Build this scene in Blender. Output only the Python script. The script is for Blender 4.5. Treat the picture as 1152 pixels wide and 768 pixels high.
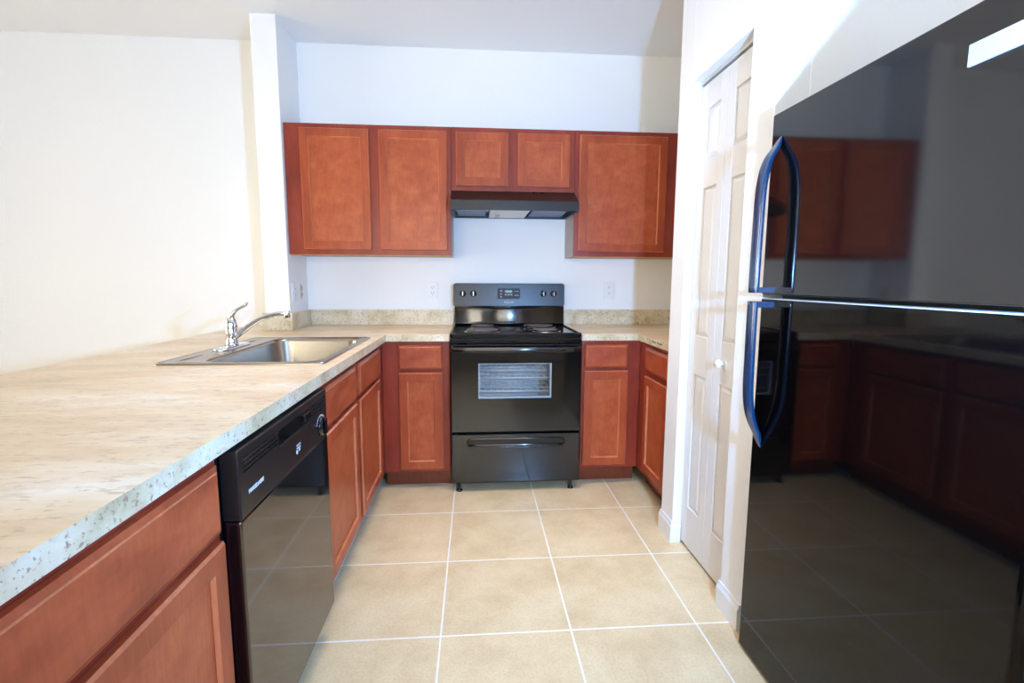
import bpy, bmesh, math, random
from mathutils import Vector, Matrix
random.seed(7)
for _o in list(bpy.data.objects): bpy.data.objects.remove(_o)
S = bpy.context.scene
COL = S.collection

# ------------------------------------------------------------------ camera
cam_d = bpy.data.cameras.new('camera'); cam = bpy.data.objects.new('camera', cam_d); COL.objects.link(cam)
cam_d.sensor_width = 36.0; cam_d.lens = 550.13 / 1152 * 36.0; cam_d.clip_start = 0.02
R_, U_, F_ = Vector((0.99714, -0.0755, 0.0044)), Vector((0.0051, 0.1234, 0.9923)), Vector((0.0752, 0.9895, -0.1234))
F_.normalize(); R_ = (R_ - F_ * R_.dot(F_)).normalized(); U_ = R_.cross(F_)
cam.matrix_world = Matrix(((R_.x, U_.x, -F_.x, 0.1414), (R_.y, U_.y, -F_.y, -3.4026), (R_.z, U_.z, -F_.z, 1.2183), (0, 0, 0, 1)))
S.camera = cam

# ------------------------------------------------------------------ light and exposure
S.view_settings.view_transform = 'Standard'
S.view_settings.look = 'None'
S.view_settings.gamma = 1.0
S.view_settings.use_curve_mapping = False
S.view_settings.exposure = 0.10
W = bpy.data.worlds.new('sky'); S.world = W; W.use_nodes = True
W.node_tree.nodes['Background'].inputs[0].default_value = (1.0, 0.905, 0.70, 1)
W.node_tree.nodes['Background'].inputs[1].default_value = 7.8

def area(name, loc, target, sx, sy, power, color, spread=None):
    d = bpy.data.lights.new(name, 'AREA'); d.shape = 'RECTANGLE'; d.size = sx; d.size_y = sy
    d.energy = power; d.color = color
    if spread: d.spread = math.radians(spread)
    o = bpy.data.objects.new(name, d); COL.objects.link(o); o.location = loc
    o.rotation_euler = (Vector(target) - Vector(loc)).to_track_quat('-Z', 'Y').to_euler()
    return o
# the photographer's flash beside the lens: its cold light throws every hard shadow in the picture
fl = bpy.data.lights.new('flash', 'SPOT'); fl.energy = 92 * 2.1; fl.color = (0.24, 0.53, 1.06)
fl.shadow_soft_size = 0.028; fl.spot_size = math.radians(164); fl.spot_blend = 0.75
flo = bpy.data.objects.new('flash', fl); COL.objects.link(flo); flo.location = (0.70, -3.25, 1.27)
flo.rotation_euler = Vector((-0.16, 1, 0.22)).to_track_quat('-Z', 'Y').to_euler()
WARM = (1.0, 0.83, 0.66)
area('ceiling_lamp_kitchen', (0.25, -1.30, 2.68), (0.25, -1.30, 0), 1.0, 0.45, 7.5, (1.0, 0.84, 0.70), 85)
area('patio_door_light', (-3.32, -1.9, 1.15), (0, -1.9, 1.1), 1.5, 1.9, 12, (1.0, 0.84, 0.66))

# ------------------------------------------------------------------ materials
def new_mat(name):
    m = bpy.data.materials.new(name); m.use_nodes = True
    return m, m.node_tree, m.node_tree.nodes['Principled BSDF']
def lin(c):
    return tuple(((x / 255) / 12.92 if x / 255 <= 0.04045 else ((x / 255 + 0.055) / 1.055) ** 2.4) for x in c) + (1,)
def plain(name, rgb, rough=0.5, metal=0.0, ior=1.5, coat=0.0, spec=None):
    m, t, b = new_mat(name)
    b.inputs['Base Color'].default_value = lin(rgb); b.inputs['Roughness'].default_value = rough
    b.inputs['Metallic'].default_value = metal; b.inputs['IOR'].default_value = ior
    b.inputs['Coat Weight'].default_value = coat
    return m
def ramp(t, stops, src):
    r = t.nodes.new('ShaderNodeValToRGB')
    els = r.color_ramp.elements
    while len(els) < len(stops): els.new(0.5)
    for e, (p, c) in zip(els, stops): e.position = p; e.color = c
    t.links.new(src, r.inputs[0]); return r
def coords(t, scale=(1, 1, 1), kind='Object'):
    tc = t.nodes.new('ShaderNodeTexCoord'); mp = t.nodes.new('ShaderNodeMapping')
    t.links.new(tc.outputs[kind], mp.inputs[0]); mp.inputs['Scale'].default_value = scale
    return mp.outputs[0]
def noise(t, vec, scale, detail=3, rough=0.55):
    n = t.nodes.new('ShaderNodeTexNoise'); t.links.new(vec, n.inputs['Vector'])
    n.inputs['Scale'].default_value = scale; n.inputs['Detail'].default_value = detail; n.inputs['Roughness'].default_value = rough
    return n.outputs[0]
def mixc(t, fac, a, b, mode='MIX'):
    m = t.nodes.new('ShaderNodeMix'); m.data_type = 'RGBA'; m.blend_type = mode
    for k, v in ((0, fac), (6, a), (7, b)):
        if hasattr(v, 'links'): t.links.new(v, m.inputs[k])
        else: m.inputs[k].default_value = v
    return m.outputs[2]
def bump(t, b, h, strength, dist=0.001):
    n = t.nodes.new('ShaderNodeBump'); n.inputs['Strength'].default_value = strength; n.inputs['Distance'].default_value = dist
    t.links.new(h, n.inputs['Height']); t.links.new(n.outputs[0], b.inputs['Normal'])
def mth(t, op, a, b=None):
    n = t.nodes.new('ShaderNodeMath'); n.operation = op
    for i, v in enumerate((a, b)):
        if v is None: continue
        if hasattr(v, 'links'): t.links.new(v, n.inputs[i])
        else: n.inputs[i].default_value = v
    return n.outputs[0]

def wood(name, light, mid, dark, stretch=(1, 1, .35), rough=0.34, sc=9):
    m, t, b = new_mat(name)
    v = coords(t, stretch)
    n1 = noise(t, v, sc, 4, .6)
    r = ramp(t, [(.28, lin(dark)), (.5, lin(mid)), (.72, lin(light))], n1)
    v2 = coords(t, (stretch[0] * 60, stretch[1] * 60, stretch[2] * 6))
    n2 = noise(t, v2, 3, 2)
    g = ramp(t, [(.3, (.86, .84, .82, 1)), (.65, (1, 1, 1, 1))], n2)
    c = mixc(t, 1.0, r.outputs[0], g.outputs[0], 'MULTIPLY')
    t.links.new(c, b.inputs['Base Color'])
    b.inputs['Roughness'].default_value = rough; b.inputs['Coat Weight'].default_value = .05; b.inputs['Coat Roughness'].default_value = .2; b.inputs['IOR'].default_value = 1.4
    return m
M = {}
M['wood_panel'] = wood('cherry_maple_panel', (194, 101, 62), (181, 88, 51), (166, 76, 43), (1, 1, 1), .34, 15)
M['wood_frame'] = wood('cherry_maple_rail', (190, 95, 56), (172, 78, 45), (150, 64, 36))
M['wood_drawer'] = wood('cherry_maple_drawer', (190, 96, 58), (174, 80, 47), (148, 64, 38), (.5, .5, 1.1), .36, 12)
M['wood_bevel'] = wood('cherry_maple_lit_bevel', (214, 134, 94), (202, 118, 80), (184, 100, 66), rough=.2)  # lighter, glossier cherry: edge highlights painted into the bevel colour
M['wood_face'] = wood('cherry_face_frame', (162, 70, 50), (148, 58, 41), (130, 49, 34))
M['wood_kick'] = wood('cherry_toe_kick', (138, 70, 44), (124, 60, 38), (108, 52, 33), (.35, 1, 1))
M['ply'] = wood('raw_plywood', (226, 178, 110), (214, 164, 98), (200, 148, 84), (.35, 1, 1), .6)
M['cab_side'] = plain('cabinet_side_laminate', (176, 164, 158), .45)

def wall_mat(name, rgb, b_s=.35, sc=90):
    m, t, b = new_mat(name)
    b.inputs['Base Color'].default_value = lin(rgb); b.inputs['Roughness'].default_value = .75
    n = noise(t, coords(t), sc, 3)
    bump(t, b, n, b_s, .003)
    return m
M['wall'] = wall_mat('white_orange_peel_wall', (243, 243, 242))
M['ceiling'] = wall_mat('ceiling_paint', (243, 243, 243), .3, 60)
M['trim'] = plain('white_trim_gloss', (240, 240, 240), .3)
M['door'] = plain('white_door_paint', (230, 228, 224), .4)

def floor_mat():
    m, t, b = new_mat('beige_floor_tile')
    g = t.nodes.new('ShaderNodeNewGeometry'); sep = t.nodes.new('ShaderNodeSeparateXYZ'); t.links.new(g.outputs['Position'], sep.inputs[0])
    T = .4545; hw = .0032 / T
    ms, ids = [], []
    for ax, off in ((0, .0184), (1, -.9318)):
        q = mth(t, 'DIVIDE', mth(t, 'SUBTRACT', sep.outputs[ax], off), T)
        fr = mth(t, 'FRACT', q); d = mth(t, 'MINIMUM', fr, mth(t, 'SUBTRACT', 1.0, fr))
        ms.append(d); ids.append(mth(t, 'FLOOR', q))
    d = mth(t, 'MINIMUM', ms[0], ms[1])
    gm = t.nodes.new('ShaderNodeMapRange'); t.links.new(d, gm.inputs[0])
    gm.inputs[1].default_value = hw * .8; gm.inputs[2].default_value = hw * 1.35; gm.inputs[3].default_value = 1; gm.inputs[4].default_value = 0
    wn = t.nodes.new('ShaderNodeTexWhiteNoise'); wn.noise_dimensions = '2D'
    cv = t.nodes.new('ShaderNodeCombineXYZ'); t.links.new(ids[0], cv.inputs[0]); t.links.new(ids[1], cv.inputs[1]); t.links.new(cv.outputs[0], wn.inputs['Vector'])
    vec = coords(t)
    n1 = noise(t, vec, 5, 5, .65)
    n2 = noise(t, vec, 120, 2)
    base = ramp(t, [(.3, lin((216, 192, 150))), (.52, lin((230, 209, 168))), (.8, lin((240, 224, 188)))], n1)
    sp = ramp(t, [(.35, (.86, .83, .78, 1)), (.55, (1, 1, 1, 1))], n2)
    c = mixc(t, .6, base.outputs[0], sp.outputs[0], 'MULTIPLY')
    tv = ramp(t, [(0, (.95, .95, .95, 1)), (1, (1.0, 1.0, 1.0, 1))], wn.outputs['Value'])
    c = mixc(t, 1.0, c, tv.outputs[0], 'MULTIPLY')
    c = mixc(t, gm.outputs[0], c, lin((243, 238, 228)))
    t.links.new(c, b.inputs['Base Color'])
    rr = t.nodes.new('ShaderNodeMapRange'); t.links.new(gm.outputs[0], rr.inputs[0]); rr.inputs[3].default_value = .33; rr.inputs[4].default_value = .8
    t.links.new(rr.outputs[0], b.inputs['Roughness'])
    h = mth(t, 'SUBTRACT', mth(t, 'MULTIPLY', n1, .15), gm.outputs[0])
    bump(t, b, h, .5, .0015)
    return m
M['floor'] = floor_mat()

def stone_mat(name, along=(1, 1, 1), stops=None, sp=.55):
    m, t, b = new_mat(name)
    v1 = coords(t, (along[0], along[1], along[2]))
    nA = noise(t, v1, 7, 6, .62)
    base = ramp(t, stops or [(.30, lin((208, 182, 140))), (.44, lin((228, 196, 154))), (.56, lin((236, 212, 176))), (.72, lin((246, 232, 214)))], nA)
    nG = noise(t, coords(t, (along[0] * 1.6, along[1] * 1.6, along[2] * 1.6)), 16, 5, .7)
    gm = ramp(t, [(.52, (0, 0, 0, 1)), (.68, (1, 1, 1, 1))], nG)
    c = mixc(t, mth(t, 'MULTIPLY', gm.outputs[0], .65), base.outputs[0], lin((206, 180, 150)))
    nS = noise(t, coords(t, (along[0] * 2.2, along[1] * 2.2, along[2] * 2.2)), 40, 3, .6)
    sm = ramp(t, [(.58, (0, 0, 0, 1)), (.66, (1, 1, 1, 1))], nS)
    c = mixc(t, mth(t, 'MULTIPLY', sm.outputs[0], sp), c, lin((150, 112, 88)))
    nD = noise(t, coords(t, (along[0] * 2.5, along[1] * 2.5, along[2] * 2.5)), 62, 2, .5)
    dm = ramp(t, [(.66, (0, 0, 0, 1)), (.71, (1, 1, 1, 1))], nD)
    c = mixc(t, mth(t, 'MULTIPLY', dm.outputs[0], sp * .9), c, lin((104, 88, 80)))
    t.links.new(c, b.inputs['Base Color'])
    b.inputs['Roughness'].default_value = .3
    return m
M['stone'] = stone_mat('granite_look_laminate_top', (.30, 1.0, 1), None, .35)
M['stone_edge'] = stone_mat('granite_look_laminate_edge', (1, 1, 1), [(.30, lin((170, 152, 118))), (.45, lin((212, 196, 160))), (.58, lin((226, 214, 188))), (.75, lin((236, 232, 214)))], .75)

M['black'] = plain('gloss_black_enamel', (9, 9, 12), .08, ior=1.62)
M['black_fridge'] = plain('gloss_black_fridge_door', (6, 5, 5), .045, ior=1.37)
M['black_freezer'] = plain('gloss_black_freezer_door', (12, 11, 12), .06, ior=1.75)
M['black_splash'] = plain('gloss_black_backguard', (9, 9, 13), .2, ior=1.85)
M['black_side'] = plain('black_textured_cabinet', (30, 30, 33), .4)
M['black_satin'] = plain('black_satin_panel', (31, 26, 24), .32, ior=1.45)
M['black_matte'] = plain('black_plastic', (14, 14, 15), .5)
M['dw_panel'] = plain('dishwasher_gloss_black', (14, 11, 14), .06, ior=2.0)
M['grey_enamel'] = plain('light_grey_oven_enamel', (206, 212, 214), .5)
M['handle'] = plain('gloss_navy_black_handle', (11, 52, 84), .17, ior=2.0)
M['white_ink'] = plain('white_lettering', (220, 224, 230), .5)
M['ink'] = plain('black_stamp_ink', (30, 26, 22), .7)
M['white_plastic'] = plain('white_plastic', (236, 236, 236), .35)
M['beige_plastic'] = plain('beige_plastic', (200, 186, 160), .4)
M['slot'] = plain('dark_slot', (60, 60, 64), .6)
M['chrome'] = plain('chrome', (225, 228, 232), .08, 1.0)
M['coil'] = plain('burner_coil_metal', (120, 114, 114), .35, .6)
M['pan'] = plain('drip_pan_chrome', (150, 150, 155), .15, 1.0)
M['rack'] = plain('oven_rack_wire', (245, 248, 250), .3, .2)
M['lens'] = plain('frosted_light_lens', (225, 225, 215), .3)
M['filter'] = plain('blue_black_filter_mesh', (24, 40, 74), .25, .6)
M['red'] = plain('red_mark', (200, 40, 50), .4)
M['display'] = plain('green_display', (70, 105, 70), .3)
M['badge'] = plain('white_badge', (196, 192, 190), .3)
M['track'] = plain('white_metal_track', (205, 205, 200), .35)
def steel():
    m, t, b = new_mat('brushed_stainless_steel')
    b.inputs['Base Color'].default_value = lin((176, 167, 156)); b.inputs['Metallic'].default_value = 1
    b.inputs['Roughness'].default_value = .24
    n = noise(t, coords(t, (4, 180, 180)), 3, 2); bump(t, b, n, .08, .001)
    return m
M['steel'] = steel()
def glass_pane(name, tint, refl=0.12, rough=.03):
    m, t, b = new_mat(name)
    tr = t.nodes.new('ShaderNodeBsdfTransparent'); tr.inputs[0].default_value = tint
    gl = t.nodes.new('ShaderNodeBsdfGlossy'); gl.inputs['Roughness'].default_value = rough
    mx = t.nodes.new('ShaderNodeMixShader'); fr = t.nodes.new('ShaderNodeFresnel'); fr.inputs[0].default_value = 1.6
    t.links.new(fr.outputs[0], mx.inputs[0]); t.links.new(tr.outputs[0], mx.inputs[1]); t.links.new(gl.outputs[0], mx.inputs[2])
    t.links.new(mx.outputs[0], t.nodes['Material Output'].inputs[0])
    return m
M['oven_glass'] = glass_pane('oven_window_glass', (.98, .99, 1, 1))
M['pane'] = glass_pane('window_glass', (.95, .97, 1, 1))
def filter_mat():
    m, t, b = new_mat('grease_filter_blue')
    n = noise(t, coords(t), 55, 3)
    r = ramp(t, [(.42, lin((10, 16, 34))), (.6, lin((30, 62, 130))), (.72, lin((90, 120, 170)))], n)
    t.links.new(r.outputs[0], b.inputs['Base Color']); b.inputs['Roughness'].default_value = .3; b.inputs['Metallic'].default_value = .5
    return m
M['filter'] = filter_mat()

# ------------------------------------------------------------------ mesh helpers (all in world coordinates)
def BM(): return bmesh.new()
def box(bm, x0, x1, y0, y1, z0, z1):
    if x0 > x1: x0, x1 = x1, x0
    if y0 > y1: y0, y1 = y1, y0
    vs = [bm.verts.new((x, y, z)) for x in (x0, x1) for y in (y0, y1) for z in (z0, z1)]
    for f in ((0, 1, 3, 2), (4, 6, 7, 5), (0, 4, 5, 1), (2, 3, 7, 6), (0, 2, 6, 4), (1, 5, 7, 3)):
        bm.faces.new([vs[i] for i in f])
    return bm
def prism(bm, pts, fn, a, b, smooth=False):
    """closed 2-D outline pts extruded from a to b; fn(p, q, s) -> world"""
    A = [bm.verts.new(fn(p[0], p[1], a)) for p in pts]; B = [bm.verts.new(fn(p[0], p[1], b)) for p in pts]
    n = len(pts)
    for i in range(n):
        f = bm.faces.new((A[i], A[(i + 1) % n], B[(i + 1) % n], B[i])); f.smooth = smooth
    bm.faces.new(A); bm.faces.new(B[::-1]); return bm
def tube(bm, pts, r, seg=10, closed=False, rz=None):
    """round (or elliptical, rz = list of per-point radii) tube along pts"""
    pts = [Vector(p) for p in pts]; n = len(pts); rings = []
    up = Vector((0, 0, 1))
    prev = None
    for i, p in enumerate(pts):
        if closed: d = (pts[(i + 1) % n] - pts[i - 1]).normalized()
        else: d = (pts[min(i + 1, n - 1)] - pts[max(i - 1, 0)]).normalized()
        if prev is None:
            a = d.cross(up)
            if a.length < .1: a = d.cross(Vector((0, 1, 0)))
            a.normalize()
        else:
            a = (prev - d * prev.dot(d)).normalized()
        prev = a; b = d.cross(a)
        rr = r[i] if isinstance(r, (list, tuple)) else r
        if not isinstance(rr, (list, tuple)): rr = (rr, rr)
        rings.append([bm.verts.new(p + a * math.cos(2 * math.pi * k / seg) * rr[0] + b * math.sin(2 * math.pi * k / seg) * rr[1]) for k in range(seg)])
    for i in range(n if closed else n - 1):
        A, B = rings[i], rings[(i + 1) % n]
        for k in range(seg):
            f = bm.faces.new((A[k], A[(k + 1) % seg], B[(k + 1) % seg], B[k])); f.smooth = True
    if not closed: bm.faces.new(rings[0][::-1]); bm.faces.new(rings[-1])
    return bm
def lathe(bm, prof, fn, seg=28, smooth=True):
    """prof: (radius, height); fn(a, b, h) -> world"""
    rings = []
    for r, h in prof:
        if r < 1e-6: rings.append([bm.verts.new(fn(0, 0, h))])
        else: rings.append([bm.verts.new(fn(r * math.cos(2 * math.pi * k / seg), r * math.sin(2 * math.pi * k / seg), h)) for k in range(seg)])
    for A, B in zip(rings, rings[1:]):
        for k in range(seg):
            k2 = (k + 1) % seg
            vs = [A[k % len(A)], A[k2 % len(A)], B[k2 % len(B)], B[k % len(B)]]
            u = []
            for v in vs:
                if v not in u: u.append(v)
            if len(u) > 2:
                f = bm.faces.new(u); f.smooth = smooth
    return bm
def wloc(o):
    v = Vector((0, 0, 0))
    while o is not None: v += o.location; o = o.parent
    return v
def obj(name, bm, mat, parent=None, bev=0.0, seg=2, loc=None):
    bmesh.ops.recalc_face_normals(bm, faces=bm.faces)
    off = wloc(parent) if parent else Vector(loc or (0, 0, 0))
    bmesh.ops.translate(bm, verts=bm.verts, vec=-off)
    me = bpy.data.meshes.new(name); bm.to_mesh(me); bm.free()
    o = bpy.data.objects.new(name, me); COL.objects.link(o)
    if parent: o.parent = parent
    elif loc: o.location = loc
    me.materials.append(M[mat] if isinstance(mat, str) else mat)
    if bev:
        b = o.modifiers.new('bevel', 'BEVEL'); b.width = bev; b.segments = seg; b.limit_method = 'ANGLE'; b.angle_limit = math.radians(35)
        b.harden_normals = False
    return o
def bx(name, dims, mat, parent=None, bev=0.0, seg=2): return obj(name, box(BM(), *dims), mat, parent, bev, seg)
def struct(name, bm, mat, bev=0, parent=None):
    o = obj(name, bm, mat, parent, bev)
    if not parent: o['kind'] = 'structure'
    return o
def thing(name, label, cat, loc, group=None):
    o = bpy.data.objects.new(name, None); COL.objects.link(o); o.location = loc; o.empty_display_size = .1
    o['label'] = label; o['category'] = cat
    if group: o['group'] = group
    return o
def tag(o, label, cat, group=None):
    o['label'] = label; o['category'] = cat
    if group: o['group'] = group
    return o
def text(name, body, size, mat, parent, origin, right, up, depth=.0006, width=None):
    cu = bpy.data.curves.new(name, 'FONT'); cu.body = body; cu.size = size; cu.extrude = depth
    cu.align_x = 'CENTER'; cu.align_y = 'CENTER'
    to = bpy.data.objects.new(name, cu); COL.objects.link(to)
    bpy.context.view_layer.update()
    me = bpy.data.meshes.new_from_object(to.evaluated_get(bpy.context.evaluated_depsgraph_get()))
    bpy.data.objects.remove(to)
    r, u = Vector(right).normalized(), Vector(up).normalized(); n = r.cross(u)
    xs = [v.co.x for v in me.vertices]; k = 1.0
    if width: k = width / (max(xs) - min(xs))
    off = wloc(parent)
    for v in me.vertices:
        v.co = Vector(origin) - off + r * v.co.x * k + u * v.co.y + n * v.co.z
    me.materials.clear(); me.materials.append(M[mat])
    o = bpy.data.objects.new(name, me); COL.objects.link(o); o.parent = parent
    return o

# ------------------------------------------------------------------ the room
CH = 2.71
XL, XR, YR = -3.45, 1.735, -5.5
struct('floor', box(BM(), XL - .1, XR + .1, YR - .1, .1, -.1, 0), 'floor')
struct('ceiling', box(BM(), XL - .1, XR + .1, YR - .1, .1, CH, CH + .1), 'ceiling')
struct('wall_back', box(BM(), XL - .1, XR + .1, 0, .1, 0, CH), 'wall')
struct('wall_right', box(BM(), XR, XR + .1, YR, 0, 0, CH), 'wall')
def holed_wall(name, ax, c0, c1, a0, a1, holes):
    """wall with openings; ax 0: plane x = c, ax 1: plane y = c; holes (a, a, z, z)"""
    bm = BM(); cuts = sorted({a0, a1} | {h[0] for h in holes} | {h[1] for h in holes})
    for u, v in zip(cuts, cuts[1:]):
        zs = [(0, CH)]
        for h in holes:
            if h[0] <= u and v <= h[1]: zs = [(0, h[2]), (h[3], CH)]
        for z0, z1 in zs:
            if z1 - z0 < 1e-4: continue
            if ax == 0: box(bm, c0, c1, u, v, z0, z1)
            else: box(bm, u, v, c0, c1, z0, z1)
    bmesh.ops.remove_doubles(bm, verts=bm.verts, dist=1e-5)
    return struct(name, bm, 'wall')
holed_wall('wall_left', 0, XL - .1, XL, YR, 0, [(-2.75, -1.05, 0, 2.08)])
holed_wall('wall_rear', 1, YR - .1, YR, XL, XR, [(-2.0, 0.8, .6, 2.2)])
# stub wall at the end of the upper cabinets
PX0, PX1, PY = -1.122, -.979, -.335
struct('wall_partition', box(BM(), PX0, PX1, PY, 0, 0, CH), 'wall', .003)
struct('wall_peninsula', box(BM(), -1.115, -.995, -3.03, -.34, 0, .874), 'wall')
# pantry closet walls (one shell with the door opening and the drywall returns)
QX, QY0, QY1 = 1.062, -1.89, -1.150
OY0, OY1, OZ = -1.742, -1.287, 2.05
bm = BM()
box(bm, QX, QX + .11, QY0, OY0, 0, CH); box(bm, QX, QX + .11, OY1, QY1, 0, CH); box(bm, QX, QX + .11, OY0, OY1, OZ, CH)
box(bm, QX + .11, XR, QY0, QY0 + .1, 0, CH); box(bm, QX + .11, XR, QY1 - .08, QY1, 0, CH)
bmesh.ops.remove_doubles(bm, verts=bm.verts, dist=1e-5)
struct('wall_pantry', bm, 'wall', .003)

def base_strip(name, path, h=.098, th=.013):
    """baseboard with a stepped top running along path (list of xy), thickness to the left side"""
    bm = BM()
    prof = [(0, 0), (th, 0), (th, h - .022), (th * .55, h - .01), (th * .45, h), (0, h)]
    n = len(path); P = [Vector(p) for p in path]; rings = []
    for i in range(n):
        ns = []
        if i > 0: d = (P[i] - P[i - 1]).normalized(); ns.append(Vector((d.y * -1, d.x)))
        if i < n - 1: d = (P[i + 1] - P[i]).normalized(); ns.append(Vector((d.y * -1, d.x)))
        nn = ns[0] if len(ns) == 1 else (ns[0] + ns[1]) / (1 + ns[0].dot(ns[1]))
        rings.append([bm.verts.new((P[i].x + nn.x * a, P[i].y + nn.y * a, b)) for a, b in prof])
    for A, B in zip(rings, rings[1:]):
        for k in range(len(prof)): bm.faces.new((A[k], A[(k + 1) % len(prof)], B[(k + 1) % len(prof)], B[k]))
    bm.faces.new(rings[0]); bm.faces.new(rings[-1][::-1])
    return struct(name, bm, 'trim')
e = .0005
base_strip('baseboard_pantry', [(1.098, OY1 - e), (QX - e, OY1 - e), (QX - e, QY1 - .002)])
base_strip('baseboard_fridge_side', [(QX - e, OY0 + .003), (QX - e, QY0 + .002)][::-1])
base_strip('baseboard_back', [(XL, -e), (PX0 - .25, -e)][::-1])
base_strip('baseboard_rear', [(XL, YR + e), (XR, YR + e)])

# patio door in the left wall and window behind the camera (both outside the frame, they mirror in the fridge)
bm = BM()
for y in (-2.75, -1.93, -1.10):
    box(bm, XL - .07, XL - .02, y, y + .05, 0.02, 2.06)
box(bm, XL - .07, XL - .02, -2.75, -1.05, 2.02, 2.08); box(bm, XL - .07, XL - .02, -2.75, -1.05, 0, .06)
wd = struct('window_1', bm, 'trim', .002)
obj('pane', box(BM(), XL - .05, XL - .045, -2.7, -1.1, .06, 2.02), 'pane', wd)
bm = BM()
for x in (-2.0, -.63, .75): box(bm, x, x + .05, YR - .07, YR - .02, .6, 2.2)
box(bm, -2.0, .8, YR - .07, YR - .02, .6, .65); box(bm, -2.0, .8, YR - .07, YR - .02, 2.15, 2.2)
wd = struct('window_2', bm, 'trim', .002)
obj('pane', box(BM(), -1.95, .75, YR - .05, YR - .045, .65, 2.15), 'pane', wd)

# ------------------------------------------------------------------ pantry bifold door
pd = thing('bifold_door', 'white panelled bifold pantry door beside the black refrigerator', 'door', (1.105, (OY0 + OY1) / 2, 0))
DX = 1.102                                    # front face of the leaves
def leaf(y0, y1):
    """panelled leaf facing -x: y1 > y0"""
    z0, z1 = .014, 2.026; th = .032; st = .056
    pans = [(.20, .815), (.985, 1.605), (1.72, 1.925)]
    bm = BM(); box(bm, DX + .009, DX + th, y0, y1, z0, z1)
    # rails and stiles standing in front of the panel ground
    def slab(a, b, c, d): box(bm, DX, DX + .0092, a, b, c, d)
    slab(y0, y0 + st, z0, z1); slab(y1 - st, y1, z0, z1)
    zs = [z0] + [v for p in pans for v in p] + [z1]
    for a, b in zip(zs[0::2], zs[1::2]): slab(y0 + st, y1 - st, a, b)
    o = obj('door_leaf', bm, 'door', pd, .0015)
    for a, b in pans:
        bm = BM(); ya, yb = y0 + st + .003, y1 - st - .003; i = .022
        A = [bm.verts.new((DX + .0088, y, z)) for y, z in ((ya, a + .003), (yb, a + .003), (yb, b - .003), (ya, b - .003))]
        B = [bm.verts.new((DX + .0015, y, z)) for y, z in ((ya + i, a + i), (yb - i, a + i), (yb - i, b - i), (ya + i, b - i))]
        for k in range(4): bm.faces.new((A[k], A[(k + 1) % 4], B[(k + 1) % 4], B[k]))
        bm.faces.new(B); bm.faces.new(A[::-1])
        obj('raised_panel', bm, 'door', o)
    return o
ym = (OY0 + OY1) / 2
leaf(OY0 + .004, ym - .0015); leaf(ym + .0015, OY1 - .004)
bm = BM(); lathe(bm, [(0, .036), (.011, .035), (.0165, .028), (.017, .020), (.012, .012), (.008, .008), (.008, 0), (0, 0)], lambda a, b, h: (DX - h, ym - .085 + a, .902 + b), 20)
obj('door_knob', bm, 'white_plastic', pd)
bx('door_track', (DX - .004, DX + .03, OY0 + .002, OY1 - .002, OZ - .014, OZ - .001), 'track', pd)

# ------------------------------------------------------------------ cabinets
class Face:
    """local frame of a cabinet front: u along the front, d outwards, z up"""
    def __init__(s, axis, c): s.axis = axis; s.c = c
    def __call__(s, u, d, z):
        if s.axis == '-y': return (u, s.c - d, z)
        if s.axis == '+x': return (s.c + d, u, z)
        return (s.c - d, u, z)
def lbox(bm, F, u0, u1, d0, d1, z0, z1):
    a = F(u0, d0, z0); b = F(u1, d1, z1)
    return box(bm, a[0], b[0], a[1], b[1], z0, z1)
def ring_faces(bm, A, B):
    for k in range(4): bm.faces.new((A[k], A[(k + 1) % 4], B[(k + 1) % 4], B[k]))
def rect(bm, F, u0, u1, z0, z1, d):
    return [bm.verts.new(F(u, d, z)) for u, z in ((u0, z0), (u1, z0), (u1, z1), (u0, z1))]
def cab_door(F, parent, u0, u1, z0, z1, th=.020, st=.047, rec=.0085, bv=.006, name='door'):
    if u0 > u1: u0, u1 = u1, u0
    bm = BM(); c = .005; q = .0012
    L = [rect(bm, F, u0, u1, z0, z1, .001), rect(bm, F, u0, u1, z0, z1, th - c * 1.2), rect(bm, F, u0 + c, u1 - c, z0 + c, z1 - c, th),
         rect(bm, F, u0 + st, u1 - st, z0 + st, z1 - st, th), rect(bm, F, u0 + st + q, u1 - st - q, z0 + st + q, z1 - st - q, th - .0025),
         rect(bm, F, u0 + st + bv, u1 - st - bv, z0 + st + bv, z1 - st - bv, th - rec), rect(bm, F, u0 + st + bv, u1 - st - bv, z0 + st + bv, z1 - st - bv, .001)]
    for A, B in zip(L, L[1:] + L[:1]): ring_faces(bm, A, B)
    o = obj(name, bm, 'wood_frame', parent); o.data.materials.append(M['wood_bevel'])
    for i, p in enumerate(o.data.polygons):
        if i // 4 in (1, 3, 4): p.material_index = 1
    bm = BM(); i = st + bv - .001; lbox(bm, F, u0 + i, u1 - i, .002, th - rec - .0012, z0 + i, z1 - i)
    obj('door_panel', bm, 'wood_panel', o)
    return o
def drawer_front(F, parent, u0, u1, z0, z1, th=.020, name='drawer_front'):
    if u0 > u1: u0, u1 = u1, u0
    bm = BM(); c = .010
    L = [rect(bm, F, u0, u1, z0, z1, .001), rect(bm, F, u0, u1, z0, z1, th - .0075), rect(bm, F, u0 + c, u1 - c, z0 + c, z1 - c, th - .002), rect(bm, F, u0 + c + .003, u1 - c - .003, z0 + c + .003, z1 - c - .003, th)]
    bm.faces.new(L[0][::-1])
    for A, B in zip(L, L[1:]): ring_faces(bm, A, B)
    bm.faces.new(L[-1])
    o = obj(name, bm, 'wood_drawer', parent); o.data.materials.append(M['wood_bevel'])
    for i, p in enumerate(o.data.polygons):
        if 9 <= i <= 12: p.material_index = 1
    return o

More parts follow.
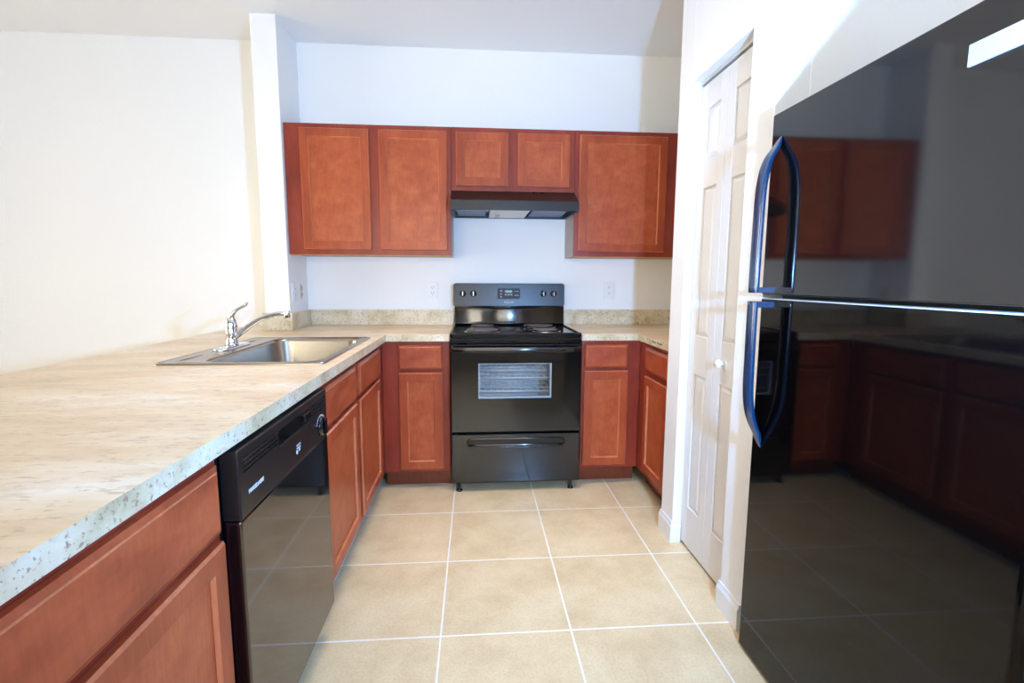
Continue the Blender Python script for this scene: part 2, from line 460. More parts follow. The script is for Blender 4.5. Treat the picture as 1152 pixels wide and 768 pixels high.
def carcass_open(parent, F, u0, u1, dep, z0, z1, mat='cab_side', top=False):
    """box of boards behind the face frame, open at the top unless top"""
    bm = BM(); t = .015
    lbox(bm, F, u0, u0 + t, -.0195, -dep, z0, z1); lbox(bm, F, u1 - t, u1, -.0195, -dep, z0, z1)
    lbox(bm, F, u0 + t, u1 - t, -dep + t, -dep, z0, z1)
    if top: lbox(bm, F, u0 + t, u1 - t, -.0195, -dep + t, z1 - t, z1)
    return obj('carcass', bm, mat, parent)

# --- wall cabinets
ZB, ZT = 1.372, 2.134
Fu = Face('-y', -.305)
def upper(name_label, u0, u1, z0, doors, loc):
    t = thing('wall_cabinet', name_label, 'cabinet', loc, 'wall cabinets over the back counter')
    carcass_open(t, Fu, u0, u1, .3035, z0, ZT, 'cab_side', True)
    b = BM(); lbox(b, Fu, u0 + .015, u1 - .015, -.0195, -.288, z0 + .006, z0 + .02); obj('bottom_board', b, 'ply', t)
    b = BM(); lbox(b, Fu, u0 + .001, u1 - .001, -.0195, -.03, z0 - .006, z0 + .012); obj('raw_edge', b, 'ply', t)
    b = BM(); lbox(b, Fu, u0, u1, 0, -.019, z0, ZT); obj('face_frame', b, 'wood_face', t, .0008)
    for a, c, d, e_ in doors: cab_door(Fu, t, a, c, d, e_)
    return t
upper('wide cherry wall cabinet with two tall doors left of the range hood', -.976, -.0008, ZB, [(-.884, -.484, 1.402, 2.106), (-.428, -.024, 1.402, 2.106)], (-.49, -.15, ZB))
upper('short cherry wall cabinet with two small doors above the range hood', .0008, .7612, 1.763, [(.031, .349, 1.790, 2.104), (.407, .727, 1.790, 2.104)], (.38, -.15, 1.763))
upper('cherry wall cabinet with one wide door right of the range hood', .7628, 1.72, ZB, [(.789, 1.342, 1.402, 2.106)], (1.24, -.15, ZB))

# --- base cabinets
def base(label, F, u0, u1, dep, loc, fronts, kick=None, frame=None):
    t = thing('base_cabinet', label, 'cabinet', loc, 'base cabinets under the counters')
    carcass_open(t, F, u0, u1, dep, .102, .874, 'wood_kick')
    f0, f1 = frame or (u0, u1)
    b = BM(); lbox(b, F, f0, f1, 0, -.019, .102, .8745); obj('face_frame', b, 'wood_face', t, .0008)
    k0, k1 = kick or (u0, u1)
    b = BM(); lbox(b, F, k0, k1, -.064, -.08, 0.0, .1015); obj('toe_kick', b, 'wood_kick', t)
    for kind, a, c, z0, z1 in fronts:
        if kind == 'door': cab_door(F, t, a, c, z0, z1)
        else: drawer_front(F, t, a, c, z0, z1, name='drawer_front')
    return t
YB = -.61; XF = -.389; XG = 1.114
DZ0, DZ1, RZ0, RZ1 = .140, .688, .707, .850
base('narrow cherry base cabinet with one drawer and door left of the stove', Face('-y', YB), -.388, -.006, .605, (-.2, -.3, 0),
     [('drawer', -.294, -.046, .716, .852), ('door', -.294, -.047, .122, .694)])
base('narrow cherry base cabinet with one drawer and door right of the stove', Face('-y', YB), .764, 1.113, .605, (.93, -.3, 0),
     [('drawer', .780, 1.034, .716, .852), ('door', .779, 1.041, .122, .696)])
base('cherry sink base cabinet with two doors and two false drawers beside the dishwasher', Face('+x', XF), -1.765, -.612, .595, (-.68, -1.2, 0),
     [('drawer', -1.737, -1.282, RZ0, RZ1), ('drawer', -1.222, -.742, RZ0, RZ1), ('door', -1.737, -1.282, DZ0, DZ1), ('door', -1.222, -.757, DZ0, DZ1)])
base('cherry base cabinet nearest the camera with wide drawer under the peninsula counter', Face('+x', XF), -3.02, -2.402, .595, (-.68, -2.7, 0),
     [('drawer', -2.99, -2.421, RZ0, RZ1), ('door', -2.99, -2.418, DZ0, DZ1)])
base('cherry corner base cabinet with one drawer and door beside the pantry wall', Face('-x', XG), -1.147, -.612, .60, (1.4, -.9, 0),
     [('drawer', -1.075, -.738, RZ0 + .015, RZ1), ('door', -1.075, -.748, DZ0, DZ1 + .002)])

# ------------------------------------------------------------------ countertops
def poly_slab(outer, hole, z0, z1):
    bm = BM()
    def loop(pts): 
        vs = [bm.verts.new((x, y, z1)) for x, y in pts]
        return [bm.edges.new((vs[i], vs[(i + 1) % len(vs)])) for i in range(len(vs))]
    es = loop(outer) + (loop(hole) if hole else [])
    bmesh.ops.triangle_fill(bm, use_beauty=True, use_dissolve=False, edges=es)
    r = bmesh.ops.extrude_face_region(bm, geom=list(bm.faces))
    bmesh.ops.translate(bm, verts=[v for v in r['geom'] if isinstance(v, bmesh.types.BMVert)], vec=(0, 0, z0 - z1))
    return bm
def paint_edges(o):
    o.data.materials.append(M['stone_edge'])
    for p in o.data.polygons:
        if abs(p.normal.z) < .5: p.material_index = 1
CT0, CT1 = .876, .9144
SX0, SX1, SY0, SY1 = -1.003, -.405, -1.606, -.788   # sink rim
ct = thing('countertop', 'beige speckled peninsula countertop holding the sink, running left of the stove', 'countertop', (-.86, -1.6, CT0))
o = obj('worktop', poly_slab([(-1.367, -.001), (PX0 - .001, -.001), (PX0 - .001, PY - .001), (PX1 + .001, PY - .001), (PX1 + .001, -.001), (-.004, -.001), (-.004, -.636), (-.359, -.636), (-.359, -3.04), (-1.367, -3.04)],
    [(SX0 + .02, SY0 + .02), (SX1 - .02, SY0 + .02), (SX1 - .02, SY1 - .02), (SX0 + .02, SY1 - .02)], CT0, CT1), 'stone', ct)
paint_edges(o)
BZ0, BZ1 = CT1 + .0003, 1.019
bx('backsplash', (PX1 + .019, -.004, -.019, -.001, BZ0, BZ1), 'stone_edge', ct, .001)
bx('backsplash', (PX1 + .001, PX1 + .018, PY - .002, -.001, BZ0, BZ1), 'stone_edge', ct, .001)
bx('backsplash', (PX0 - .014, PX1 + .018, PY - .020, PY - .0025, BZ0, BZ1), 'stone_edge', ct, .001)
cr = thing('countertop', 'short beige speckled countertop wrapping the corner right of the stove', 'countertop', (1.3, -.5, CT0))
o = obj('worktop', poly_slab([(.757, -.001), (XR - .002, -.001), (XR - .002, -1.148), (1.089, -1.148), (1.089, -.636), (.757, -.636)], None, CT0, CT1), 'stone', cr)
paint_edges(o)
bx('backsplash', (.757, XR - .021, -.019, -.001, BZ0, BZ1), 'stone_edge', cr, .001)
bx('backsplash', (XR - .02, XR - .002, -1.148, -.001, BZ0, BZ1), 'stone_edge', cr, .001)
# small dark stamped marks on the counter edge
yy = -.865
for w_, h_ in ((.012, .012), (.01, .008), (.014, .009), (.0, .0), (.010, .013), (.012, .009), (.016, .008), (.012, .011)):
    if w_:
        b = box(BM(), 1.0882, 1.0894, yy, yy - w_, .893 + h_ * .45, .893 + h_ * .45 + .003)
        pr_ = [(yy, .893), (yy - w_ * .35, .893), (yy - w_ * .35, .893 + h_), (yy, .893 + h_)]
        prism(b, pr_, lambda a_, c_, s_: (s_, a_, c_), 1.0882, 1.0895)
        obj('stamped_mark', b, 'ink', cr)
    yy -= .018

# ------------------------------------------------------------------ sink
sk = thing('sink', 'drop-in stainless steel single bowl sink set in the peninsula countertop', 'sink', ((SX0 + SX1) / 2, (SY0 + SY1) / 2, CT1))
def rrect(x0, x1, y0, y1, r, n=6):
    out = []
    for cx, cy, a0 in ((x1 - r, y1 - r, 0), (x0 + r, y1 - r, 90), (x0 + r, y0 + r, 180), (x1 - r, y0 + r, 270)):
        for k in range(n + 1):
            a = math.radians(a0 + 90 * k / n); out.append((cx + r * math.cos(a), cy + r * math.sin(a)))
    return out
BX0, BX1, BY0, BY1 = -.862, -.442, -1.562, -.832    # bowl opening
bm = BM()
L = []
def lay(x0, x1, y0, y1, r, z): L.append([bm.verts.new((x, y, z)) for x, y in rrect(x0, x1, y0, y1, r)])
zt = CT1
lay(SX0, SX1, SY0, SY1, .022, zt + .0005); lay(SX0, SX1, SY0, SY1, .022, zt + .0045)
lay(SX0 + .008, SX1 - .008, SY0 + .008, SY1 - .008, .02, zt + .0075)
lay(SX0 + .016, SX1 - .016, SY0 + .016, SY1 - .016, .02, zt + .004)
lay(BX0 - .006, BX1 + .006, BY0 - .006, BY1 + .006, .075, zt + .004)
lay(BX0, BX1, BY0, BY1, .07, zt - .002); lay(BX0 + .002, BX1 - .002, BY0 + .002, BY1 - .002, .07, zt - .01)
lay(BX0 + .012, BX1 - .012, BY0 + .012, BY1 - .012, .065, zt - .150)
lay(BX0 + .022, BX1 - .022, BY0 + .022, BY1 - .022, .06, zt - .172); lay(BX0 + .05, BX1 - .05, BY0 + .05, BY1 - .05, .05, zt - .180)
lay(BX0 + .17, BX1 - .17, BY0 + .3, BY1 - .3, .03, zt - .184)
for A, B in zip(L, L[1:]):
    n = len(A)
    for k in range(n):
        f = bm.faces.new((A[k], A[(k + 1) % n], B[(k + 1) % n], B[k])); f.smooth = True
bm.faces.new(L[-1])
obj('basin', bm, 'steel', sk)
bm = BM(); cx, cy = (BX0 + BX1) / 2, (BY0 + BY1) / 2
lathe(bm, [(.045, -.1835), (.043, -.180), (.03, -.1815), (0, -.1825)], lambda a, b, h: (cx + a, cy + b, zt + h), 24)
obj('drain', bm, 'chrome', sk)
for y0, y1 in ((-1.545, -1.36), (-.985, -.835)):      # pressed ribs of the faucet ledge
    bm = BM(); pts = [(-.955 + .014 * math.sin(math.pi * k / 10), y0 + (y1 - y0) * k / 10, zt + .003) for k in range(11)]
    tube(bm, pts, [.0015] + [.005] * 9 + [.0015], 8); obj('ledge_rib', bm, 'steel', sk)

# ------------------------------------------------------------------ faucet
FX, FY, FZ = -.930, -1.17, zt + .0042
fc = thing('faucet', 'chrome single-lever kitchen faucet with arched spout on the sink ledge', 'faucet', (FX, FY, FZ))
bm = BM()
ol = []
for k in range(32):
    a = 2 * math.pi * k / 32
    ol.append((.032 * math.cos(a), (.095 if math.sin(a) > 0 else -.095) + .032 * math.sin(a)))
rg = []
for s, z in ((1, 0), (1, .006), (.9, .011), (.6, .013)):
    rg.append([bm.verts.new((FX + p[0] * s, FY + (p[1] if s > .95 else p[1] * (1 - (1 - s) * .3)), FZ + z)) for p in ol])
for A, B in zip(rg, rg[1:]):
    for k in range(32):
        f = bm.faces.new((A[k], A[(k + 1) % 32], B[(k + 1) % 32], B[k])); f.smooth = True
bm.faces.new(rg[0][::-1]); bm.faces.new(rg[-1])
obj('deck_plate', bm, 'chrome', fc)
bm = BM(); lathe(bm, [(0, .012), (.027, .012), (.0265, .02), (.0235, .028), (.023, .062), (.0245, .064), (.0245, .069), (.0235, .071), (.0245, .085), (.0245, .105), (.021, .122), (.013, .135), (0, .140)], lambda a, b, h: (FX + a, FY + b, FZ + h), 28)
obj('faucet_body', bm, 'chrome', fc)
# spout: leaves the body low and arches towards the bowl
sp = []
P0, P1, P2, P3 = Vector((FX + .012, FY, FZ + .045)), Vector((FX + .085, FY, FZ + .105)), Vector((FX + .14, FY, FZ + .152)), Vector((FX + .236, FY, FZ + .152))
for k in range(17):
    u = k / 16; sp.append(P0 * (1 - u) ** 3 + P1 * 3 * u * (1 - u) ** 2 + P2 * 3 * u * u * (1 - u) + P3 * u ** 3)
bm = BM(); tube(bm, sp, [.0125 - .003 * k / 16 for k in range(17)], 14); so = obj('spout', bm, 'chrome', fc)
bm = BM(); lathe(bm, [(0, .012), (.0125, .012), (.0135, .008), (.0135, -.016), (.0115, -.019), (0, -.019)], lambda a, b, h: (FX + .241 + a, FY + b, FZ + .150 + h), 20)
obj('aerator', bm, 'chrome', so)
# lever handle
hp = [(FX + .002, FY, FZ + .130), (FX + .008, FY, FZ + .146), (FX + .02, FY, FZ + .161), (FX + .036, FY, FZ + .172), (FX + .054, FY, FZ + .182), (FX + .068, FY, FZ + .190), (FX + .074, FY, FZ + .198)]
bm = BM(); tube(bm, hp, [(.016, .011), (.013, .009), (.010, .007), (.008, .0055), (.009, .006), (.011, .0065), (.008, .004)], 14)
obj('lever_handle', bm, 'chrome', fc)
bm = BM(); lathe(bm, [(0, .004), (.004, .003), (.005, 0), (0, 0)], lambda a, b, h: (FX + .0242 + h, FY + a - .004, FZ + .095 + b), 12)
obj('hot_mark', bm, 'red', fc)

# ------------------------------------------------------------------ stove
RX0, RX1 = .000, .7505
rg_ = thing('stove', 'black freestanding electric coil stove between the base cabinets under the range hood', 'stove', ((RX0 + RX1) / 2, -.35, 0))
st = rg_
bm = BM()
box(bm, RX0 + .001, RX0 + .02, -.642, -.03, .06, .898); box(bm, RX1 - .02, RX1 - .001, -.642, -.03, .06, .898)
box(bm, RX0 + .02, RX1 - .02, -.05, -.03, .06, .898); box(bm, RX0 + .02, RX1 - .02, -.64, -.05, .06, .08); box(bm, RX0 + .02, RX1 - .02, -.642, -.625, .325, .352)
obj('range_body', bm, 'black_side', st)
# oven cavity
cx0, cx1, cz0, cz1 = .10, .650, .43, .82
bm = BM()
box(bm, cx0 - .01, cx0, -.640, -.30, cz0, cz1); box(bm, cx1, cx1 + .01, -.640, -.30, cz0, cz1)
box(bm, cx0, cx1, -.17, -.30, cz0, cz1); box(bm, cx0 - .01, cx1 + .01, -.640, -.30, cz0 - .01, cz0); box(bm, cx0 - .01, cx1 + .01, -.640, -.30, cz1, cz1 + .01)
cav = obj('oven_cavity', bm, 'grey_enamel', st)
for z in (.575, .655, .70):
    bm = BM()
    tube(bm, [(cx0 + .004, -.60, z), (cx1 - .004, -.60, z)], .0035, 6); tube(bm, [(cx0 + .004, -.315, z), (cx1 - .004, -.315, z)], .0035, 6)
    for k in range(15):
        x = cx0 + .03 + (cx1 - cx0 - .06) * k / 14; tube(bm, [(x, -.60, z + .003), (x, -.315, z + .003)], .002, 5)
    for y in (-.50, -.40): tube(bm, [(cx0 + .004, y, z), (cx1 - .004, y, z)], .003, 6)
    obj('oven_rack', bm, 'rack', st)
# oven door with window opening
dz0, dz1, dy0, dy1 = .356, .862, -.688, -.646
wx0, wx1, wz0, wz1 = .158, .576, .553, .756
Fd = Face('-y', dy1)
bm = BM()
th = dy1 - dy0; c = .004
L = [rect(bm, Fd, RX0 + .004, RX1 - .004, dz0, dz1, 0), rect(bm, Fd, RX0 + .004, RX1 - .004, dz0, dz1, th - c), rect(bm, Fd, RX0 + .004 + c, RX1 - .004 - c, dz0 + c, dz1 - c, th),
     rect(bm, Fd, wx0, wx1, wz0, wz1, th), rect(bm, Fd, wx0, wx1, wz0, wz1, 0)]
for A, B in zip(L, L[1:] + L[:1]): ring_faces(bm, A, B)
od = obj('oven_door', bm, 'black', st)
obj('door_window', box(BM(), wx0 + .0005, wx1 - .0005, dy0 + .003, dy0 + .006, wz0 + .0005, wz1 - .0005), 'oven_glass', od)
bm = BM(); fz = .008; Fw = Face('-y', dy1 - .003)
L = [rect(bm, Fw, wx0 + .0005, wx1 - .0005, wz0 + .0005, wz1 - .0005, 0), rect(bm, Fw, wx0 + .0005, wx1 - .0005, wz0 + .0005, wz1 - .0005, .03), rect(bm, Fw, wx0 + fz, wx1 - fz, wz0 + fz, wz1 - fz, .026), rect(bm, Fw, wx0 + fz, wx1 - fz, wz0 + fz, wz1 - fz, 0)]
for A, B in zip(L, L[1:] + L[:1]): ring_faces(bm, A, B)
obj('window_frame', bm, 'grey_enamel', od)
# door handle: full-width bar whose ends return to the door
bm = BM(); hy = -.738; hz = .838
pts = [(RX0 + .012, dy0 - .002, hz), (RX0 + .020, -.712, hz), (RX0 + .045, -.730, hz), (RX0 + .09, hy, hz)] + [(RX0 + .09 + (RX1 - .18) * k / 8, hy - .004 * math.sin(math.pi * k / 8), hz) for k in range(1, 8)] + [(RX1 - .09, hy, hz), (RX1 - .045, -.730, hz), (RX1 - .020, -.712, hz), (RX1 - .012, dy0 - .002, hz)]
tube(bm, pts, [(.010, .016)] * len(pts), 14)
obj('oven_handle', bm, 'black', od)
# front control strip between door and cooktop
bx('front_strip', (RX0 + .003, RX1 - .003, -.672, -.643, .866, .896), 'black', st, .004)
# storage drawer
bm = BM(); box(bm, RX0 + .005, RX1 - .005, -.684, -.644, .056, .345)
dr = obj('storage_drawer', bm, 'black', st, .004)
def pill(x0, x1, zc, r, y, n=8):
    out = []
    for k in range(n + 1):
        a = math.radians(90 + 180 * k / n); out.append((x0 + r + r * math.cos(a), y, zc + r * math.sin(a)))
    for k in range(n + 1):
        a = math.radians(-90 + 180 * k / n); out.append((x1 - r + r * math.cos(a), y, zc + r * math.sin(a)))
    return out
bm = BM(); tube(bm, pill(.094, .655, .292, .024, -.686), .005, 10, closed=True)
hd = obj('drawer_grip', bm, 'black', dr)
bm = BM()
pp = pill(.10, .649, .292, .019, 0)
prism(bm, [(p[0], p[2]) for p in pp], lambda a, b, s: (a, s, b), -.6848, -.6835); obj('grip_recess', bm, 'black_satin', dr)
bm = BM(); tube(bm, [(.106 + .537 * k / 12, -.686 - .004 * math.sin(math.pi * k / 12), .279) for k in range(13)], [(.006, .008)] * 13, 10); obj('grip_lip', bm, 'black', dr)
for x, y in ((.046, -.66), (.700, -.66), (.046, -.10), (.700, -.10)):
    bm = BM(); lathe(bm, [(0, 0), (.017, 0), (.017, .008), (.008, .014), (.007, .06), (0, .06)], lambda a, b, h: (x + a, y + b, h), 16); obj('leveling_foot', bm, 'black_matte', st)
# cooktop
bm = BM()
tp = rrect(RX0 + .001, RX1 - .001, -.672, -.065, .012, 3); ti = rrect(RX0 + .022, RX1 - .022, -.648, -.085, .012, 3)
ls = []
for P, z in ((tp, .8985), (tp, .921), ):
    ls.append([bm.verts.new((a, b, z)) for a, b in P])
tq = rrect(RX0 + .006, RX1 - .006, -.666, -.07, .012, 3)
ls.append([bm.verts.new((a, b, .9265)) for a, b in tq]); ls.append([bm.verts.new((a, b, .925)) for a, b in rrect(RX0 + .016, RX1 - .016, -.655, -.08, .012, 3)]); ls.append([bm.verts.new((a, b, .917)) for a, b in ti])
for A, B in zip(ls, ls[1:]):
    n = len(A)
    for k in range(n): bm.faces.new((A[k], A[(k + 1) % n], B[(k + 1) % n], B[k]))
bm.faces.new(ls[0][::-1]); bm.faces.new(ls[-1])
obj('cooktop', bm, 'black', st, .001)
for (x, y, r) in ((.19, -.50, .098), (.195, -.225, .076), (.565, -.50, .076), (.56, -.225, .098)):
    bm = BM(); lathe(bm, [(r + .014, .9185), (r + .012, .9225), (r + .006, .922), (r - .004, .9176), (.02, .9174), (0, .9174)], lambda a, b, h: (x + a, y + b, h), 32)
    dp = obj('drip_pan', bm, 'pan', st)
    bm = BM(); pts = []; turns = 4.5 if r > .09 else 3.5
    N = int(turns * 22)
    for k in range(N + 1):
        a = 2 * math.pi * turns * k / N; rr = .018 + (r - .022) * k / N
        pts.append((x + rr * math.cos(a), y + rr * math.sin(a), .9285))
    tube(bm, pts, [(.0055, .0032)] * len(pts), 6); obj('burner_coil', bm, 'coil', st)
# backguard
bm = BM()
bp_ = [(-.090, .926), (-.090, .932), (-.0885, .935)]
for k in range(1, 10):      # gently leaning splash face
    u = k / 9; bp_.append((-.0885 + .0075 * u + .0022 * math.sin(math.pi * u), .935 + .088 * u))
for k in range(1, 7):       # rolls forward under the control panel
    a_ = math.radians(90 * k / 6); bp_.append((-.081 - .006 * (1 - math.cos(a_)), 1.023 + .018 * math.sin(a_)))
prism(bm, [(-.02, .926)] + bp_ + [(-.074, 1.05), (-.02, 1.05)], lambda a, b, s: (s, a, b), RX0 + .006, RX1 - .002, smooth=True)
bg = obj('backguard', bm, 'black_splash', st)
bm = BM(); pr = rrect(RX0 - .003, RX1 - .001, 1.047, 1.2, .017, 4)
prism(bm, pr, lambda a, b, s: (a, s - (.012 * (1.2 - b) / .15 if s < -.05 else 0), b), -.088, -.014)
cp = obj('control_panel', bm, 'black_satin', st, .003)
PY_ = lambda z: -.088 - .012 * (1.2 - z) / .15
for kx in (.060, .131, .605, .675):
    z = 1.131; y = PY_(z)
    bm = BM(); lathe(bm, [(0, .003), (.021, .003), (.021, .006), (.0175, .008), (.0165, .018), (.014, .020), (0, .020)], lambda a, b, h: (kx + a, y - h + .003, z + b), 24)
    kb = obj('control_knob', bm, 'black', cp)
    box_ = box(BM(), kx - .004, kx + .004, y - .0265, y - .017, z - .015, z + .016); obj('knob_grip', box_, 'pan', kb, .0015)
    for dx in (-.004, .004): obj('knob_mark', box(BM(), kx + dx * 2 - .002, kx + dx * 2 + .002, y - .0008, y + .001, z - .031, z - .028), 'white_ink', cp)
z0, z1, x0, x1 = 1.096, 1.166, .294, .446
bm = BM(); prism(bm, rrect(x0, x1, z0, z1, .008, 3), lambda a, b, s: (a, PY_(b) + s, b), -.0012, .001); dsp = obj('clock_panel', bm, 'black_matte', cp)
obj('clock_display', box(BM(), .345, .392, PY_(1.146) - .0022, PY_(1.146), 1.137, 1.154), 'display', dsp)
for x, z in ((.318, 1.150), (.318, 1.128), (.318, 1.110), (.350, 1.124), (.369, 1.124), (.388, 1.124)): obj('clock_button', box(BM(), x - .006, x + .006, PY_(z) - .002, PY_(z), z - .0035, z + .0035), 'cab_side', dsp)
for x, z in ((.415, 1.147), (.430, 1.147), (.415, 1.120), (.430, 1.120)): obj('clock_button', box(BM(), x - .005, x + .005, PY_(z) - .002, PY_(z), z - .002, z + .002), 'cab_side', dsp)
text('lettering', 'FRIGIDAIRE', .016, 'white_ink', cp, (.371, PY_(1.073) - .0008, 1.073), (1, 0, 0), (0, 0, 1), width=.066)
bpy.data.objects['lettering']['label'] = 'white maker name lettering on the control panel'

# ------------------------------------------------------------------ range hood
hd_ = thing('range_hood', 'black under-cabinet range hood above the stove', 'range hood', (.381, -.2, 1.63))
H0, H1 = .0025, .7595
yt, yl, zt_, zl, zb_ = -.309, -.468, 1.7615, 1.684, 1.628
bm = BM()
prism(bm, [(yt, zt_), (yl, zl), (yl, zb_), (yl + .012, zb_), (yl + .012, zl - .004), (yt + .004, zt_ - .012)], lambda a, b, s: (s, a, b), H0, H1)       # front skin
prism(bm, [(yt + .004, zt_ - .001), (yt + .004, zt_ - .014), (-.002, zt_ - .014), (-.002, zt_ - .001)], lambda a, b, s: (s, a, b), H0, H1)
for x0, x1 in ((H0, H0 + .012), (H1 - .012, H1)):
    prism(bm, [(yt, zt_ - .001), (yl + .001, zl), (yl + .001, zb_), (-.002, zb_ + .008), (-.002, zt_ - .001)], lambda a, b, s: (s, a, b), x0, x1)
box(bm, H0, H1, -.014, -.002, zb_ + .008, zt_ - .002)
obj('hood_shell', bm, 'black_satin', hd_, .0015)
obj('underside_tray', box(BM(), H0 + .013, H1 - .013, yl + .014, -.015, zb_ + .030, zb_ + .034), 'black', hd_)
obj('grease_filter', box(BM(), H0 + .03, .212, yl + .05, -.03, zb_ + .018, zb_ + .029), 'filter', hd_, .002)
obj('grease_filter', box(BM(), .50, H1 - .04, yl + .05, -.03, zb_ + .018, zb_ + .029), 'filter', hd_, .002)
ln = obj('light_lens', box(BM(), .236, .478, yl + .05, -.02, zb_ + .010, zb_ + .029), 'lens', hd_, .004)
obj('bulb', box(BM(), .275, .305, -.20, -.05, zb_ + .006, zb_ + .0105), 'beige_plastic', ln, .002)
for k in range(2):
    x = .505 + .05 * k
    bm = BM(); lathe(bm, [(0, .006), (.008, .005), (.009, 0), (0, 0)], lambda a, b, h: (x + a, -.335 - .44 * h - b * .9, 1.750 + h * .9 + b * .44), 14); obj('hood_button', bm, 'black_matte', hd_)

# ------------------------------------------------------------------ dishwasher
dw = thing('dishwasher', 'glossy black built-in dishwasher under the peninsula counter', 'dishwasher', (-.6, -2.085, 0))
D0, D1 = -2.388, -1.782; DXF = -.350
obj('tub', box(BM(), -.94, -.392, D0 + .004, D1 - .004, .10, .868), 'black_matte', dw)
bx('kick_plate', (-.46, -.445, D0 + .004, D1 - .004, .0, .100), 'black_matte', dw)
dd = bx('door', (-.391, DXF - .001, D0, D1, .108, .711), 'dw_panel', dw, .004)
cpn = bx('control_panel', (-.391, DXF, D0, D1, .7125, .8655), 'black_satin', dw, .004)
for ya, yb, n_ in ((-2.370, -2.19, 4), (-1.935, -1.800, 4)):
    for k in range(n_):
        z = .842 - k * .0095
        obj('vent_slat', box(BM(), DXF - .002, DXF + .0025, ya, yb, z - .0028, z + .0008), 'black', cpn, .0008)
lt = obj('latch_recess', box(BM(), DXF - .002, DXF + .0015, -2.183, -1.958, .803, .843), 'black', cpn, .0008)
obj('latch_lever', box(BM(), DXF + .001, DXF + .012, -2.02, -1.965, .818, .838), 'black', lt, .003)
obj('latch_lip', box(BM(), DXF - .001, DXF + .005, -2.183, -1.958, .800, .805), 'black_satin', lt, .001)
bm = BM(); lathe(bm, [(0, .010), (.028, .010), (.030, .006), (.032, 0), (0, 0)], lambda a, b, h: (DXF + h, -1.848 + a, .757 + b), 28)
kn = obj('timer_dial', bm, 'black', cpn)
obj('dial_grip', box(BM(), DXF + .0095, DXF + .019, -1.856, -1.840, .731, .783), 'black', kn, .003)
bm = BM()
for k in range(12):
    a = math.radians(20 + 145 * k / 11)
    y, z = -1.848 - .040 * math.cos(a), .757 + .034 * math.sin(a)
    box(bm, DXF, DXF + .0006, y - .0022, y + .0022, z - .0018, z + .0018)
obj('dial_mark', bm, 'white_ink', cpn)
text('lettering', 'FRIGIDAIRE', .0135, 'white_ink', cpn, (DXF + .0004, -2.312, .7605), (0, 1, 0), (0, 0, 1), width=.075)
bm = BM()
for k in range(3):
    for j in range(2): box(bm, DXF, DXF + .0006, -2.062 + .011 * k, -2.056 + .011 * k, .762 - .008 * j, .766 - .008 * j)
lathe(bm, [(0, .0008), (.006, .0008), (.006, 0), (0, 0)], lambda a, b, h: (DXF + h, -2.060 + a, .746 + b), 14); lathe(bm, [(0, .0008), (.005, .0008), (.005, 0), (0, 0)], lambda a, b, h: (DXF + h, -2.042 + a, .749 + b), 14)
obj('emblem', bm, 'white_ink', cpn)

# ------------------------------------------------------------------ refrigerator
rf = thing('refrigerator', 'tall glossy black top-freezer refrigerator on the right', 'refrigerator', (1.4, -2.34, 0))
K0, K1 = -2.738, -1.944; KX = 1.022
obj('fridge_body', box(BM(), KX + .072, 1.725, K0 + .006, K1 - .006, .03, 1.690), 'black_side', rf, .004)
def rf_door(name, z0, z1, mat):
    # door skin with a gently rounded front edge
    r = .014
    pts = [(KX + .066, K0), (KX + r, K0)] + [(KX + r - r * math.sin(math.radians(15 * k)), K0 + r - r * math.cos(math.radians(15 * k))) for k in range(1, 7)] + \
          [(KX + r - r * math.cos(math.radians(15 * k)), K1 - r + r * math.sin(math.radians(15 * k))) for k in range(1, 7)] + [(KX + .066, K1)]
    bm = BM(); prism(bm, pts, lambda a, b, s: (a, b, s), z0, z1)
    return obj(name, bm, mat, rf, .003)
fd = rf_door('freezer_door', 1.180, 1.704, 'black_freezer')
rd = rf_door('fridge_door', .012, 1.168, 'black_fridge')
obj('door_gasket', box(BM(), KX + .0665, KX + .0715, K0 + .01, K1 - .01, .03, 1.69), 'black_matte', rf)
bx('hinge_bracket', (KX + .012, KX + .09, K0 + .006, K0 + .05, 1.1705, 1.1775), 'chrome', rf)
obj('door_trim', box(BM(), KX - .001, KX + .05, K0 + .012, K1 - .012, 1.1662, 1.1690), 'track', rd)
for x, y in ((KX + .1, K0 + .05), (KX + .1, K1 - .05), (1.66, K0 + .05), (1.66, K1 - .05)):
    bm = BM(); lathe(bm, [(0, 0), (.02, 0), (.02, .012), (.01, .014), (.01, .03), (0, .03)], lambda a, b, h: (x + a, y + b, h), 14); obj('leveling_foot', bm, 'black_matte', rf)
obj('badge', box(BM(), KX - .005, KX + .0005, -2.660, -2.541, 1.598, 1.636), 'badge', fd, .0012)
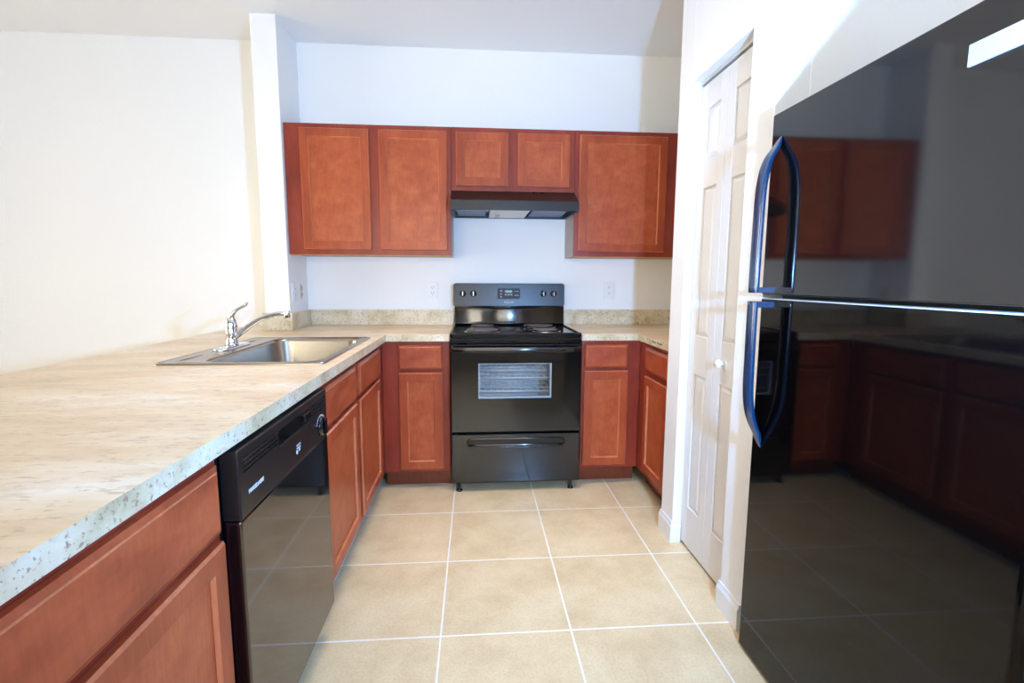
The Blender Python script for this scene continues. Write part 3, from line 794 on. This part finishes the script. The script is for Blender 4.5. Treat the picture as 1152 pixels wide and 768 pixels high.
# handles: a curved blade, wide where it leaves the door, standing off the glossy face
def blade(parent, prof, foot):
    """prof: (z, outer offset from the door, half width, thickness) from the tip to the door gap; foot: (z0, z1) of the mounting block"""
    bm = BM(); rings = []; yc = -1.998
    pr = []
    for i in range(len(prof) - 1):
        p0, p1, p2, p3 = prof[max(i - 1, 0)], prof[i], prof[i + 1], prof[min(i + 2, len(prof) - 1)]
        for k in range(4):
            u = k / 4
            pr.append([.5 * (2 * b + (c - a) * u + (2 * a - 5 * b + 4 * c - d) * u * u + (3 * b - a - 3 * c + d) * u ** 3) for a, b, c, d in zip(p0, p1, p2, p3)])
    pr.append(list(prof[-1]))
    for z, off, w, t_ in pr:
        xo = KX - max(off, .0005); xi = min(xo + max(t_, .002), KX + .001); xm = (xo + xi) / 2; q = (xi - xo) / 2
        rings.append([bm.verts.new((xm - q * math.copysign(abs(math.cos(a)) ** .7, math.cos(a)), yc + w * math.copysign(abs(math.sin(a)) ** .7, math.sin(a)), z)) for a in [2 * math.pi * k / 16 for k in range(16)]])
    for A, B in zip(rings, rings[1:]):
        for k in range(16):
            f = bm.faces.new((A[k], A[(k + 1) % 16], B[(k + 1) % 16], B[k])); f.smooth = True
    bm.faces.new(rings[0][::-1]); bm.faces.new(rings[-1])
    bmesh.ops.recalc_face_normals(bm, faces=bm.faces)
    w = prof[-1][2]; box(bm, KX - prof[-1][1] + .004, KX + .001, yc - w * .96, yc + w * .96, foot[0], foot[1])
    return obj('handle', bm, 'handle', parent, .0015)
W_ = .021
blade(fd, [(1.634, .001, .004, .003), (1.622, .010, .008, .010), (1.602, .023, .013, .018), (1.57, .044, .017, .021), (1.53, .055, .020, .021), (1.47, .061, W_, .020), (1.38, .062, W_, .019), (1.28, .063, W_, .019), (1.186, .063, W_, .019)], (1.186, 1.202))
blade(rd, [(.708, .001, .004, .003), (.722, .010, .008, .010), (.748, .022, .013, .018), (.79, .042, .017, .021), (.83, .054, .020, .021), (.89, .061, W_, .020), (.98, .062, W_, .019), (1.07, .063, W_, .019), (1.160, .063, W_, .019)], (1.143, 1.160))

# ------------------------------------------------------------------ wall outlets
def outlet(label, F, u, z, mat='white_plastic', plate=True, grp='outlets above the backsplash'):
    t = thing('wall_outlet', label, 'outlet', F(u, 0.0005, z - .06), grp)
    if plate:
        b = BM(); lbox(b, F, u - .036, u + .036, .0005, .006, z - .058, z + .058); obj('cover_plate', b, 'white_plastic', t, .002)
    for s in (-.020, .020):
        b = BM(); lbox(b, F, u - .017, u + .017, .004 if plate else .0005, .0085, z + s - .0145, z + s + .0145); r = obj('receptacle', b, mat, t, .004)
        for du in (-.006, .006):
            b = BM(); lbox(b, F, u + du - .0012, u + du + .0012, .008, .009, z + s - .001, z + s + .008); obj('slot', b, 'slot', r)
        b = BM(); lbox(b, F, u - .002, u + .002, .008, .009, z + s - .009, z + s - .005); obj('slot', b, 'slot', r)
    return t
Fb = Face('-y', 0); Fp = Face('+x', PX1)
outlet('white duplex wall outlet on the back wall left of the stove', Fb, -.149, 1.148)
outlet('white duplex wall outlet on the back wall right of the stove', Fb, 1.082, 1.152)
outlet('white covered outlet on the partition side, nearer the sink', Fp, -.262, 1.140)
t = outlet('beige uncovered outlet on the partition side, nearer the back wall', Fp, -.140, 1.144, 'beige_plastic', False)
b = BM(); lbox(b, Fp, -.157, -.123, .0005, .004, 1.095, 1.193); obj('mounting_strap', b, 'track', t)
